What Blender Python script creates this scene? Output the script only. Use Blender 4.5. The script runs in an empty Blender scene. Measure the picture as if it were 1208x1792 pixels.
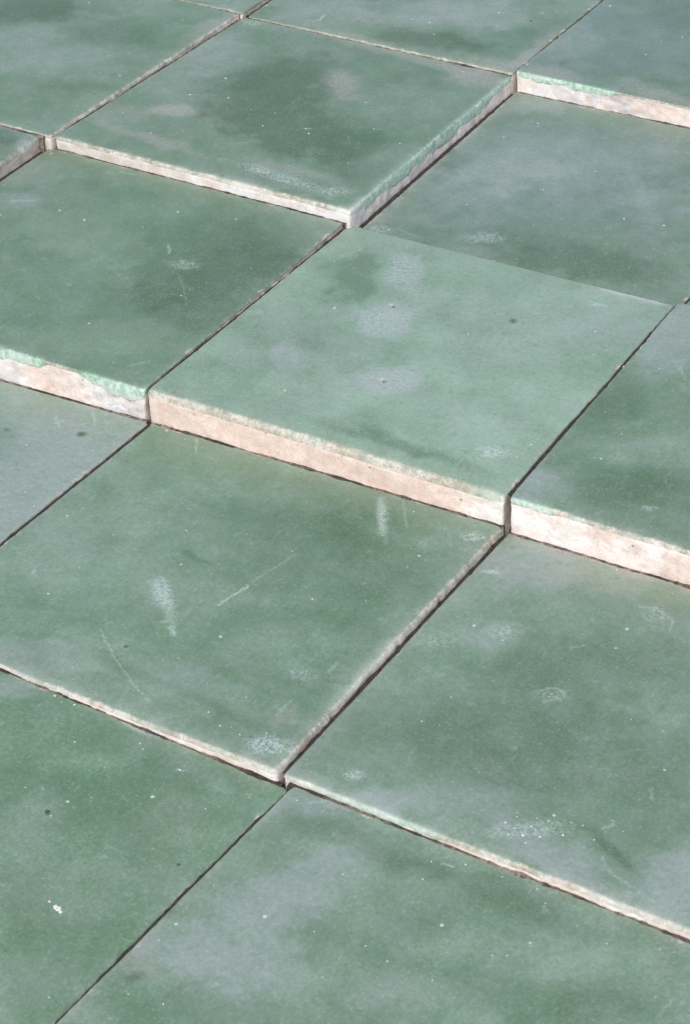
import bpy, math, random
import numpy as np

# ------------------------------------------------------------------ scene, camera, light
scene = bpy.context.scene
col = scene.collection
MM = 0.001
CAM=[300.880778, -397.464852, 300.053995, 0.598614, -0.550195, -0.033273, 1.411502]
TILES={'0,0': [[0.81, 0.251, 0.365], [100.1, -0.578, 0.535], [97.569, 100.362, -0.268], [-0.334, 101.193, -0.553]], '-1,0': [[-100.077, -1.467, 1.003], [0.296, -0.479, 0.724], [-0.942, 98.896, 0.906], [-102.119, 99.723, 1.356]], '-2,0': [[-197.932, 0.882, 5.146], [-100.622, -0.858, 4.989], [-103.54, 97.403, 5.536], [-200.458, 99.238, 5.667]], '1,0': [[101.072, 0.287, 0.276], [200.741, -0.423, -0.002], [198.662, 100.393, 0.356], [98.529, 100.971, 0.612]], '0,-1': [[0.77, -97.33, -7.951], [100.004, -99.687, -6.909], [100.126, -0.895, -7.535], [1.937, 0.033, -8.795]], '-1,-1': [[-100.241, -99.421, -8.974], [0.114, -98.133, -8.07], [0.998, -0.698, -8.354], [-99.542, -1.966, -9.324]], '1,-1': [[100.696, -98.375, -8.409], [200.179, -100.456, -7.923], [200.411, -0.675, -8.727], [101.018, -0.198, -9.45]], '0,-2': [[-2.08, -197.631, -7.428], [98.638, -199.541, -9.784], [102.869, -100.136, -9.803], [1.744, -97.415, -7.817]], '1,-2': [[99.088, -199.541, -8.884], [196.965, -200.925, -9.788], [200.813, -100.829, -10.301], [103.369, -98.993, -9.703]], '-1,1': [[-100.072, 99.862, 5.286], [1.246, 98.917, 4.928], [-0.396, 199.622, 4.971], [-98.827, 201.429, 5.126]], '0,1': [[2.878, 101.893, -1.5], [98.783, 101.062, -1.3], [97.963, 199.324, 0.201], [0.651, 200.581, -0.455]], '1,1': [[99.316, 101.221, -1.292], [199.229, 100.705, -1.324], [198.762, 198.991, -1.351], [98.664, 199.379, -1.32]], '-2,1': [[-200.128, 99.486, 6.0], [-100.416, 98.355, 5.9], [-99.569, 200.114, 6.719], [-199.291, 200.833, 6.482]], '-1,2': [[-97.512, 201.831, 5.5], [-0.444, 199.996, 5.6], [-0.963, 298.84, 6.481], [-98.687, 300.251, 6.184]], '0,2': [[0.26, 200.87, 6.259], [98.842, 199.718, 6.301], [98.601, 298.522, 5.928], [-0.206, 299.43, 5.865]], '-2,2': [[-199.194, 201.109, 7.0], [-98.414, 200.474, 7.0], [-99.311, 299.731, 7.647], [-199.973, 300.193, 7.699]]}
BLOBS={'0,0': [('F', 22.51448, 29.54616, 0.03982, 0.01903, 0.02239, 0.5), ('F', 65.95104, 73.37095, 0.00126, -0.00028, 0.00163, 0.25), ('F', 89.94966, 85.75032, 0.0052, -0.00124, 0.00645, 0.4), ('F', 21.37547, 37.00287, 0.00303, 4e-05, 0.00349, 0.3), ('D', 16.09061, 75.25816, 0.01114, 0.00398, 0.00734, 0.55), ('D', 67.78921, 8.40751, 0.00198, 0.00218, 0.0998, 0.5), ('L', 71.02059, 37.89056, 0.00075, -4e-05, 0.0008, 0.35), ('D', 25.12959, 42.23339, 0.00839, 0.00105, 0.00828, 0.25), ('H', 51.30849, 32.13519, 0.01401, -0.00458, 0.02119, 0.3), ('H', 35.25773, 57.4556, 0.01541, 0.00113, 0.01538, 0.36), ('H', 27.08506, 82.72714, 0.02123, 0.00753, 0.01288, 0.32), ('P', 48.25802, 30.22616, 2.60438, 0.68458, 1.91769, 0.8), ('P', 34.38026, 65.11886, 2.30656, 0.66647, 1.6087, 0.6), ('P', 65.95118, 72.70542, 1.13392, 0.20483, 0.81666, 1.2), ('V', 51.30849, 32.13519, 0.01179, -0.00399, 0.01801, 0.95), ('V', 34.93447, 58.62976, 0.01374, 0.00201, 0.01235, 0.8), ('V', 27.27172, 84.62496, 0.03674, 0.015, 0.01943, 0.5), ('V', 22.0673, 30.26941, 0.05462, 0.02196, 0.03607, 0.5), ('W', 49.64494, 31.56981, 0.17862, 0.0126, 0.1761, 1.0), ('W', 33.54069, 65.36728, 0.75949, 0.2015, 0.55628, 0.9), ('H', 49.64494, 31.56981, 0.9274, 0.07691, 0.89896, 0.9), ('H', 33.25548, 65.56175, 1.05093, 0.23879, 0.82502, 0.8), ('H', 88.92262, 15.3758, 0.07937, -0.01977, 0.10384, 0.7), ('H', 81.2026, 90.30946, 0.43669, -0.41038, 1.00447, 0.9), ('H', 2.77071, 45.59496, 0.18965, -0.11829, 0.38275, 0.3), ('Y', 26.85879, 100.97171, 0.00271, 0.00341, 0.07869, 0.5), ('Y', 53.43006, 98.05994, 0.00247, 0.00321, 0.08246, 0.5)], '-1,0': [('F', 5.38054, 84.77746, 0.0067, 7e-05, 0.00929, 0.45), ('F', 96.19402, 93.51534, 0.01157, -0.00113, 0.0139, 0.45), ('F', 11.56174, 68.04921, 0.0159, -0.01226, 0.0372, 0.6), ('F', 38.36886, 55.37854, 0.00645, -0.00123, 0.01024, 0.25), ('D', 82.58117, 67.65157, 0.00138, 2e-05, 0.00159, 0.6), ('D', 85.1792, 40.84314, 0.00253, -5e-05, 0.00316, 0.5), ('H', 74.38493, 58.96648, 0.07434, -0.0197, 0.11527, 0.5), ('Y', 80.85041, 15.32624, 0.00417, -0.00471, 0.01123, 0.4), ('Y', 48.62897, 68.21707, 0.00123, -0.00056, 0.00227, 0.25)], '-2,0': [('D', 92.24535, 92.78618, 0.02664, 0.01043, 0.02657, 0.6), ('F', 101.67419, 90.37173, 0.05702, 0.03231, 0.04317, 0.6)], '1,0': [('F', 7.10694, 80.26753, 0.01215, 0.00331, 0.00484, 0.7), ('F', 4.91126, 7.53862, 0.01941, -0.00626, 0.02637, 0.6), ('F', 2.89706, 94.05466, 0.06732, 0.01859, 0.02611, 0.6), ('F', 19.12693, 31.06943, 0.00882, -0.00589, 0.01587, 0.35), ('F', -1.67784, 11.97592, 0.0324, 0.0054, 0.02221, 0.5), ('D', 23.64184, 17.46609, 0.00593, -0.00339, 0.00983, 0.5), ('D', 2.72159, 47.75543, 0.00759, 0.00129, 0.00464, 0.5), ('D', 1.02212, 18.78301, 0.03218, 0.0053, 0.02149, 0.3), ('H', 30.19428, 10.65219, 0.52838, -0.40531, 1.01947, 0.6)], '-1,-1': [('F', 92.65948, 62.25801, 0.00159, 0.00064, 0.00144, 0.75), ('F', 86.04713, 85.6718, 0.0035, -0.00053, 0.00538, 0.3), ('P', 88.93002, 87.17803, 0.53589, 0.0758, 0.62756, 1.2), ('P', 71.32249, 80.14827, 2.35517, 0.91007, 2.26887, 1.0), ('D', 74.25722, 73.37556, 0.01251, 0.0006, 0.01708, 0.3)], '0,-1': [('H', 44.246, 40.17403, 0.11623, 0.07512, 0.0955, 0.7), ('H', 95.93533, 93.26725, 0.15265, -0.06895, 0.24772, 0.6), ('H', 93.99648, 6.14858, 0.05313, -0.00966, 0.07113, 0.8), ('H', 73.12714, 90.06216, 0.41318, 0.22883, 0.15181, 0.55), ('H', 88.12119, 29.67711, 0.08338, -0.02222, 0.11944, 0.35), ('H', 13.67825, 32.24291, 2.32271, 1.68295, 1.42115, 0.5), ('D', 49.83031, 13.39965, 0.00122, -0.00148, 0.39132, 0.28), ('D', 81.01942, 11.27075, 0.00522, 0.0214, 0.5533, 0.28), ('D', 36.67459, 10.23162, 0.01077, -0.0391, 0.34986, 0.18), ('D', 59.33142, 84.07846, 0.00203, -0.00135, 0.00401, 0.3), ('D', 76.16072, 66.52097, 0.00235, 0.00032, 0.0022, 0.25), ('Y', 20.05653, 88.91421, 0.00441, -0.00213, 0.00809, 0.3), ('F', 33.52717, 6.09258, 0.00567, -0.00478, 0.01245, 0.5), ('F', 67.61996, 16.00763, 0.00201, 0.00065, 0.0522, 0.3), ('F', 12.71216, 42.33993, 0.00681, 0.00209, 0.00696, 0.4), ('W', 92.08206, 16.3662, 0.19632, -0.00567, 0.02734, 0.4), ('D', 43.49909, 55.27093, 0.04936, 0.04652, 0.70227, 0.4)], '1,-1': [('F', 10.87146, 90.51126, 0.00763, -0.0003, 0.00739, 0.75), ('F', 13.91588, 62.23403, 0.01888, -0.01014, 0.03066, 0.45), ('F', 82.36747, 10.48769, 0.01451, 0.00255, 0.00804, 1.0), ('F', 57.18182, 6.21094, 0.00647, 0.00445, 0.03527, 0.75), ('F', 20.54832, 0.60588, 0.02103, -0.00951, 0.03222, 0.6), ('F', 34.58936, 10.63944, 0.01152, -0.01486, 0.02887, 0.45), ('W', 25.81002, 92.25859, 0.0056, -0.0043, 0.02989, 0.45), ('Y', 34.1524, 95.54514, 0.00467, -0.00046, 0.03521, 0.7), ('W', 24.03577, 99.00449, 0.0012, -0.00478, 0.26243, 0.8), ('D', 39.92411, 62.64844, 0.00301, -0.00229, 0.00563, 0.4), ('D', 33.4737, 32.59206, 0.00209, -0.00145, 0.00373, 0.4), ('D', 68.9277, 11.04997, 0.07386, 0.13448, 0.3059, 0.7), ('D', 65.61366, 38.23983, 0.01065, 0.00311, 0.00446, 0.25), ('H', 51.9487, 10.41253, 0.04722, -0.04548, 0.09862, 0.5), ('H', 12.78561, 7.03589, 0.33649, -0.08698, 0.44496, 0.9), ('H', 3.94141, 84.10977, 0.36382, -0.23372, 0.64638, 0.6), ('H', 35.95699, 50.06665, 0.10818, -0.03186, 0.13717, 0.35), ('H', 44.0015, 86.07707, 0.07212, 0.00338, 0.05465, 0.3), ('H', 6.16683, 55.51747, 0.05234, -0.02154, 0.07771, 0.25), ('H', 16.712, 64.98946, 0.05884, -0.03284, 0.09677, 0.25)], '0,-2': [('F', 88.13437, 29.59773, 0.01035, -0.00497, 0.01732, 0.3), ('F', 33.05561, 96.6643, 0.03072, -0.02066, 0.05655, 0.5), ('H', 62.52069, 99.88446, 0.03766, 0.06659, 0.51716, 0.6), ('D', 77.85017, 81.87756, 0.00381, -0.00073, 0.00512, 0.35), ('W', 85.57392, 80.71945, 0.01765, 0.00619, 0.01477, 0.2), ('F', 63.90179, 65.27991, 0.01682, 0.00657, 0.01597, 0.25)], '1,-2': [('F', 16.43647, 73.54215, 0.00837, -0.00236, 0.00294, 0.85), ('F', 18.54076, 51.90702, 0.00775, -0.00586, 0.01549, 0.7), ('F', 8.31652, 97.43599, 0.03565, -0.0264, 0.06973, 0.6), ('F', 9.52071, 51.81301, 0.02163, -0.01493, 0.04229, 0.5), ('F', 67.29401, 85.23231, 0.0079, -0.00281, 0.01089, 0.35), ('F', 49.6602, 61.58287, 0.00962, -0.00564, 0.0166, 0.35), ('D', 6.55916, 40.5865, 0.55519, -0.15771, 0.21357, 0.9), ('D', 22.65564, 92.04861, 0.00343, -0.00077, 0.04862, 0.45), ('W', 4.88059, 43.99385, 0.03618, -0.0047, 0.05202, 0.4), ('D', 55.76289, 92.62175, 0.00292, 0.00094, 0.05277, 0.35), ('L', 80.32352, 87.66014, 0.00692, -0.00373, 0.01077, 0.3), ('W', 86.91562, 93.16165, 0.05835, 0.0005, 0.05018, 0.3), ('D', 77.86334, 74.65061, 0.01081, -0.01217, 0.02454, 0.3)], '-1,1': [('D', 38.29471, 59.55024, 0.00313, -0.00014, 0.00167, 0.9), ('D', 44.62835, 40.04239, 0.00494, 0.00028, 0.00567, 0.9), ('D', 64.36165, 37.24346, 0.00143, 0.00026, 0.00427, 0.7), ('D', 87.4887, 24.24012, 0.00477, 0.00103, 0.01067, 0.3), ('F', 6.58054, 71.99883, 0.00395, 0.00093, 0.00406, 0.6), ('F', 10.25814, 44.89153, 0.00693, 0.00282, 0.00584, 0.4), ('F', 99.07617, 30.3512, 0.00551, 0.00047, 0.00513, 0.3), ('F', 81.80612, 68.41638, 0.00336, -0.00019, 0.00387, 0.35), ('W', 19.80509, 30.56797, 0.02516, -0.01792, 0.05462, 1.0), ('W', 55.87785, 70.5635, 0.022, 0.00927, 0.01324, 0.8), ('W', 91.79719, 94.25601, 0.00421, -0.00043, 0.02627, 0.7), ('W', 60.4477, 98.80188, 0.0015, 0.00404, 0.04261, 0.6), ('W', 24.88543, 12.07037, 0.00252, 0.00959, 0.1044, 0.6), ('W', 74.89797, 13.51182, 0.00352, 0.00787, 0.07581, 0.5), ('W', 6.83936, 20.1149, 0.00986, -0.00194, 0.01574, 0.4), ('H', 74.25816, 8.33336, 0.00394, 0.01281, 0.13729, 0.55), ('H', 90.45132, 7.81627, 0.0509, -0.01567, 0.07605, 0.5), ('H', 3.9299, 98.76412, 0.02862, 0.00187, 0.03508, 0.5)], '0,1': [('F', 36.25689, 64.85035, 0.00095, -0.00052, 0.00175, 0.4), ('F', 15.39725, 30.42668, 0.0025, -0.00025, 0.0031, 0.35), ('F', 9.03471, 92.74033, 0.01088, -0.00955, 0.02631, 0.7), ('F', 24.08548, 50.71167, 0.0043, -0.00189, 0.00738, 0.3), ('F', 69.60884, 53.03713, 0.00944, 0.00176, 0.00582, 0.4), ('D', 61.84257, 11.82706, 0.00105, -8e-05, 0.00848, 0.5), ('D', 65.2777, 62.73594, 0.03678, 0.00706, 0.02228, 0.45), ('D', 9.62594, 19.77138, 0.01483, -0.00217, 0.01981, 0.2), ('H', 34.87099, 11.2968, 0.03594, -0.02632, 0.0778, 0.5), ('B', 31.77829, 54.4584, 0.00039, -2e-05, 0.00043, 0.7), ('H', 4.28862, 1.86039, 0.05699, -0.03692, 0.1202, 0.4)], '1,1': [('D', -3.11381, 10.24903, 0.11691, -0.00275, 0.09634, 0.5)], '-2,1': [('D', 37.32609, 73.38951, 0.00289, -0.00168, 0.00667, 0.9), ('D', 75.12764, 68.87195, 0.00306, -0.00075, 0.00551, 0.5), ('D', 85.46886, 30.95551, 0.00629, -0.00347, 0.01378, 0.3), ('F', 64.51813, 44.00709, 0.00156, -0.00122, 0.00392, 0.45), ('F', 46.94441, 54.98419, 0.00537, -0.0026, 0.01168, 0.3), ('W', 109.6084, 18.54724, 0.01042, -0.01105, 0.02902, 0.5), ('W', 98.06951, 90.12606, 0.06989, -0.00046, 0.00391, 0.5), ('W', 89.30129, 37.46985, 0.02492, -0.01356, 0.05411, 0.3)], '-1,2': [('F', 20.12539, 13.91668, 0.00338, -0.00164, 0.00643, 0.5), ('F', 60.89754, 31.46895, 0.00194, -0.00149, 0.00434, 0.7), ('D', 65.74497, 10.85343, 0.00359, -0.0039, 0.01977, 1.0), ('D', 52.33207, -10.67153, 0.00679, 0.00857, 0.07344, 0.4), ('W', 97.66671, 15.87837, 0.09421, -0.00338, 0.00332, 0.7), ('W', 90.62409, 3.65658, 0.00705, -0.00021, 0.04457, 0.6), ('W', 36.5548, 1.3505, 0.0021, 0.00991, 0.10609, 0.35)], '0,2': [('B', 13.20435, 33.44792, 0.00078, -1e-05, 0.00073, 0.9), ('F', 6.12098, 27.20995, 0.00498, -0.00033, 0.00512, 0.35), ('W', 7.91843, 3.12305, 0.00739, 0.003, 0.04535, 0.6), ('D', 26.6281, 61.36608, 0.0079, 0.00101, 0.00521, 0.4), ('W', 49.28892, 5.58649, 0.00421, 0.0066, 0.04994, 0.6), ('D', 26.90091, 25.34274, 0.0084, 0.00099, 0.00598, 0.25), ('D', 10.55801, 11.87565, 0.50662, -0.04147, 0.03544, 0.4)], '-2,2': [('F', 92.46825, 3.31556, 0.01678, 0.00015, 0.02074, 0.5), ('D', 82.51005, 1.51182, 0.11032, -0.18642, 0.39199, 0.6)]}
SCRATCHES={'0,0': [(79.88, 91.33, 84.03, 91.42, 0.6, 0.6), (88.01, 12.67, 91.56, 16.21, 0.6, 0.6)], '-1,0': [(64.26, 66.01, 67.04, 62.33, 0.45, 0.8), (75.1, 53.63, 80.19, 48.57, 0.22, 0.35), (80.19, 48.57, 86.93, 40.06, 0.22, 0.35), (15.91, 70.31, 10.53, 66.73, 0.75, 0.5), (90.43, 7.6, 93.91, 11.94, 0.6, 0.35), (27.54, 96.37, 32.24, 96.8, 0.45, 0.4)], '-2,0': [(91.53, 101.1, 99.01, 98.41, 0.6, 0.4)], '1,0': [(12.38, 70.68, 16.47, 65.29, 0.6, 0.4), (28.68, 10.87, 31.51, 11.86, 0.45, 0.6)], '-1,-1': [(77.96, 91.45, 81.75, 88.08, 0.45, 0.6), (79.36, 87.78, 81.01, 90.83, 0.38, 0.6), (85.37, 97.21, 88.96, 92.78, 0.53, 0.5), (86.16, 90.39, 86.93, 92.98, 0.3, 0.4)], '0,-1': [(39.44, 41.85, 41.57, 44.06, 1.35, 0.45), (41.57, 44.06, 46.13, 39.95, 1.35, 0.45), (41.1, 41.75, 48.62, 36.32, 2.1, 0.5), (48.62, 36.32, 51.91, 31.98, 2.1, 0.5), (47.84, 38.38, 54.98, 28.83, 1.05, 0.5), (53.7, 29.81, 55.8, 28.09, 1.05, 1.0), (50.26, 30.33, 53.15, 32.42, 0.6, 0.5), (58.34, 41.93, 58.7, 45.37, 0.45, 1.0), (58.7, 45.37, 60.04, 51.64, 0.45, 1.0), (59.89, 53.08, 63.07, 67.75, 0.38, 0.35), (40.11, 21.76, 44.9, 17.7, 0.3, 0.55), (44.9, 17.7, 51.75, 12.85, 0.3, 0.55), (51.75, 12.85, 58.52, 8.64, 0.3, 0.55), (58.52, 8.64, 64.66, 5.82, 0.3, 0.55), (68.59, 96.81, 76.72, 83.85, 1.5, 0.6), (73.61, 90.32, 79.19, 81.18, 0.75, 0.3), (73.8, 98.72, 80.16, 89.18, 0.45, 0.45), (14.37, 98.64, 17.75, 93.1, 0.45, 0.5), (95.53, 91.2, 97.92, 93.79, 0.75, 0.6), (92.46, 33.21, 92.54, 36.68, 0.45, 0.5), (90.5, 15.48, 90.61, 21.01, 0.45, 0.4), (8.06, 57.71, 7.08, 64.88, 0.3, 0.35)], '1,-1': [(32.8, 49.64, 34.74, 52.51, 0.38, 0.45), (34.74, 52.51, 38.07, 52.58, 0.38, 0.45), (38.07, 52.58, 38.57, 50.2, 0.38, 0.45), (38.57, 50.2, 35.42, 47.11, 0.38, 0.45), (38.88, 87.66, 42.77, 88.81, 0.45, 0.5), (42.77, 88.81, 47.76, 86.21, 0.45, 0.5), (47.76, 86.21, 48.82, 82.0, 0.45, 0.5), (67.01, 9.96, 70.18, 6.62, 0.45, 0.45), (70.18, 6.62, 75.29, 5.2, 0.45, 0.45), (63.48, 17.36, 65.0, 19.37, 0.45, 0.6), (65.0, 19.37, 63.87, 20.45, 0.45, 0.6), (2.59, 83.89, 6.06, 84.24, 0.53, 0.7), (32.55, 66.66, 34.26, 68.78, 0.45, 0.5), (15.75, 62.77, 18.35, 65.9, 0.45, 0.35), (23.69, 2.02, 25.72, 6.56, 0.38, 0.35), (2.31, 52.16, 5.62, 55.21, 0.45, 0.3), (66.8, 32.88, 68.23, 29.73, 0.45, 0.4), (60.31, 9.87, 85.37, 2.47, 0.22, 0.25)], '0,-2': [(59.87, 99.54, 65.27, 100.08, 0.75, 0.5), (58.31, 74.18, 59.22, 73.93, 0.45, 0.5), (93.57, 94.69, 95.11, 93.63, 0.45, 0.5), (78.24, 92.92, 79.7, 93.82, 0.45, 0.6), (60.09, 101.21, 62.16, 100.97, 0.9, 0.4)], '1,-2': [(60.83, 94.65, 62.1, 94.13, 0.45, 0.5), (38.27, 95.37, 40.68, 95.64, 0.45, 0.7), (-0.13, 47.09, 0.98, 48.25, 0.6, 0.7), (-0.86, 45.46, -0.31, 48.2, 0.45, 0.5), (92.46, 79.87, 92.92, 85.81, 0.38, 0.35), (5.85, 97.02, 9.83, 100.3, 0.6, 0.45)], '-1,1': [(17.69, 41.79, 21.0, 43.07, 0.45, 0.5), (61.87, 38.1, 64.11, 39.28, 0.45, 0.5), (62.64, 8.63, 69.0, 9.17, 0.45, 0.45), (81.17, 46.93, 82.74, 48.61, 0.45, 0.4), (66.14, 55.77, 77.07, 59.24, 0.3, 0.25)], '0,1': [(32.74, 6.55, 36.74, 14.82, 0.45, 0.3), (9.52, 4.43, 17.9, 2.95, 0.3, 0.4)], '-2,1': [(94.28, 90.82, 100.56, 91.34, 0.45, 0.3)], '-1,2': [(22.04, 5.94, 23.54, 8.26, 0.6, 0.9), (23.54, 8.26, 22.98, 12.17, 0.6, 0.9), (0.19, 9.35, 1.42, 11.04, 0.6, 0.5)], '0,2': [(3.15, 60.1, 5.02, 60.52, 0.45, 0.5)]}
SPECKS={'0,0': [(50.83, 30.65, -0.35), (34.39, 64.78, -0.25), (33.26, 65.56, 0.4), (49.51, 31.81, 0.5), (7.42, 79.12, 0.4), (58.7, 61.36, 0.35), (96.07, 22.5, 0.4), (77.47, 10.72, 0.35), (37.92, 38.58, 0.35), (31.25, 55.37, 0.25), (91.92, 67.34, 0.3), (35.77, 78.32, 0.25), (97.11, 70.03, 0.3), (95.45, 16.05, 0.3)], '-1,0': [(35.57, 67.05, 0.5), (10.4, 67.45, 0.4), (24.17, 72.65, 0.35), (83.39, 86.64, 0.3), (52.48, 71.0, 0.3), (50.3, 108.41, 0.3), (53.19, 34.4, 0.25), (91.39, 65.12, 0.3), (2.91, 96.7, 0.4), (102.59, 30.01, 0.25)], '1,0': [(8.62, 67.19, 0.4), (12.59, 73.84, 0.4), (0.26, 64.32, 0.35), (4.83, 43.09, 0.3), (10.57, 23.83, 0.3), (21.49, 46.18, 0.3)], '-1,-1': [(79.96, 76.66, 0.5), (80.14, 79.51, 0.3), (83.14, 66.03, 0.3), (97.91, 55.03, 0.35)], '0,-1': [(49.02, 19.29, -0.45), (6.44, 54.85, 0.4), (75.62, 54.12, 0.35), (77.43, 9.04, 0.35), (61.37, 21.25, 0.3), (38.19, 102.46, 0.3), (48.43, 68.91, 0.3), (20.78, 53.57, 0.3), (86.37, 59.47, 0.3), (82.04, 6.43, 0.35), (84.34, 7.29, 0.3), (87.22, 6.14, 0.3), (52.3, 103.69, 0.3), (30.3, 71.24, 0.25), (41.97, 86.03, 0.25), (85.5, 81.91, 0.25), (81.86, 59.5, 0.25)], '1,-1': [(28.51, 98.59, 0.6), (40.97, 71.32, 0.35), (17.9, 39.04, 0.3), (16.33, 28.9, 0.4), (20.19, 29.79, 0.3), (46.15, 9.41, 0.35), (48.39, 8.76, 0.4), (50.76, 7.82, 0.5), (51.08, 10.88, 0.4), (53.89, 9.04, 0.5), (53.26, 14.04, 0.35), (57.55, 11.7, 0.55), (57.39, 15.82, 0.3), (47.34, 12.03, 0.3), (50.92, 13.68, 0.3), (55.21, 12.65, 0.3), (48.18, 6.73, 0.35), (59.71, 16.17, 0.3), (63.46, 13.55, 0.3), (52.22, 6.19, 0.3), (67.24, 18.54, 0.35), (54.18, 50.63, 0.35), (18.15, 62.2, 0.35), (66.26, 28.62, 0.3), (61.4, 50.39, 0.3)], '0,-2': [(64.2, 69.21, -0.5), (42.68, 99.03, 0.5), (45.29, 97.97, 0.4), (66.98, 95.78, 0.45), (47.97, 98.75, 0.4), (78.73, 93.22, 0.55), (56.98, 101.47, 0.35), (68.74, 77.22, 0.25), (94.5, 70.49, -0.3), (95.2, 29.83, 0.35), (55.91, 72.68, 0.35), (95.01, 94.58, 0.3), (89.8, 86.32, 0.25), (68.54, 94.62, 0.35), (79.93, 49.42, 0.35)], '1,-2': [(36.1, 94.68, 0.4), (42.27, 97.3, 0.5), (37.28, 89.6, 0.35), (43.2, 67.54, 0.5), (27.2, 67.26, 0.4), (35.72, 73.76, 0.3), (61.59, 79.88, 0.35), (59.22, 78.51, 0.35), (57.59, 98.2, 0.35), (52.98, 67.48, 0.3), (35.17, 58.17, 0.3), (85.13, 95.54, 0.35), (75.93, 91.94, 0.3), (23.26, 83.0, 0.3), (7.05, 36.88, 0.35), (14.07, 38.0, 0.4), (87.75, 96.19, 0.3), (3.38, 96.59, 0.3), (60.92, 95.6, 0.35), (37.57, 68.91, 0.3), (69.0, 93.16, 0.3)], '-1,1': [(24.08, 14.68, 0.5), (22.0, 57.18, 0.5), (30.62, 45.81, 0.5), (50.36, 34.22, 0.5), (41.39, 41.92, 0.35), (18.92, 42.44, 0.45), (69.48, 62.01, 0.35), (86.82, 71.92, 0.4), (91.97, 43.19, 0.4), (62.61, 38.49, 0.4), (61.4, 7.56, 0.3), (63.17, 9.32, 0.4), (66.47, 8.63, 0.35), (70.09, 8.94, 0.3), (74.81, 7.43, 0.3), (83.55, 10.07, 0.3), (88.87, 8.94, 0.4), (85.13, 25.04, 0.3), (98.49, 38.25, 0.3), (70.86, 15.45, 0.3), (19.12, 71.1, 0.25), (76.74, 39.45, 0.3), (80.6, 47.92, 0.3)], '0,1': [(13.82, 83.02, 0.4), (16.28, 82.44, 0.5), (37.04, 44.17, 0.5), (65.74, 38.47, 0.45), (45.88, 61.33, 0.25), (50.2, 47.44, 0.3), (10.77, 69.36, 0.2), (78.87, 13.13, 0.25)], '-2,1': [(94.68, 28.75, -0.3), (71.9, 73.32, 0.25), (67.63, 31.3, 0.25), (86.77, 87.17, 0.3)], '-1,2': [(74.41, 39.7, 0.5), (63.56, 14.8, 0.4), (87.28, 38.27, -0.35), (58.78, 39.39, 0.25), (33.97, 20.78, 0.25), (0.9, 10.78, 0.5), (50.07, 15.74, 0.25)], '0,2': [(35.47, 47.54, 0.5), (20.76, 13.24, 0.3), (4.15, 60.61, 0.5), (9.67, 40.97, 0.3)]}
EXTRA=[(81.87, 48.82, 0.7), (82.79, 48.67, 0.85), (83.53, 48.24, 0.55), (80.11, 49.36, 0.35)]

cx, cy, cz, el, az, roll, lf = CAM
fwd = np.array([math.sin(az) * math.cos(el), math.cos(az) * math.cos(el), -math.sin(el)])
rgt = np.cross(fwd, [0, 0, 1]); rgt /= np.linalg.norm(rgt); upv = np.cross(rgt, fwd)
r2 = rgt * math.cos(roll) + upv * math.sin(roll); u2 = -rgt * math.sin(roll) + upv * math.cos(roll)
from mathutils import Matrix, Vector
cam_data = bpy.data.cameras.new('camera')
cam = bpy.data.objects.new('camera', cam_data); col.objects.link(cam)
M = Matrix(((r2[0], u2[0], -fwd[0], cx * MM), (r2[1], u2[1], -fwd[1], cy * MM), (r2[2], u2[2], -fwd[2], cz * MM), (0, 0, 0, 1)))
cam.matrix_world = M
cam_data.sensor_fit = 'VERTICAL'
cam_data.sensor_height = 24.0
cam_data.lens = 24.0 * math.exp(lf) * 1000 / 1792
cam_data.clip_start = 0.01; cam_data.clip_end = 100
scene.camera = cam
cam_data.dof.use_dof = True
cam_data.dof.focus_distance = 0.60
cam_data.dof.aperture_fstop = 64

SUN_EL, SUN_AZ = 45.0, 164.0      # azimuth clockwise from +Y : the light comes over the viewer's side
world = bpy.data.worlds.new('World'); scene.world = world; world.use_nodes = True
wn = world.node_tree; wn.nodes.clear()
sky = wn.nodes.new('ShaderNodeTexSky'); sky.sky_type = 'NISHITA'; sky.sun_disc = False
sky.sun_elevation = math.radians(SUN_EL); sky.sun_rotation = math.radians(SUN_AZ)
sky.air_density = 1.0; sky.dust_density = 3.0; sky.ozone_density = 1.0
bg = wn.nodes.new('ShaderNodeBackground'); bg.inputs['Strength'].default_value = 0.10
wo = wn.nodes.new('ShaderNodeOutputWorld')
wn.links.new(sky.outputs[0], bg.inputs[0]); wn.links.new(bg.outputs[0], wo.inputs[0])
sl = bpy.data.lights.new('sun', 'SUN'); sl.energy = 1.5; sl.angle = math.radians(14); sl.color = (1.0, 0.96, 0.91)
so = bpy.data.objects.new('sun', sl); col.objects.link(so)
e, a = math.radians(SUN_EL), math.radians(SUN_AZ)
to_sun = Vector((math.sin(a) * math.cos(e), math.cos(a) * math.cos(e), math.sin(e)))
so.rotation_euler = to_sun.to_track_quat('Z', 'Y').to_euler()
scene.view_settings.view_transform = 'Standard'; scene.view_settings.look = 'None'
scene.view_settings.gamma = 1.0; scene.view_settings.use_curve_mapping = False
scene.view_settings.exposure = 0.88

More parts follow.
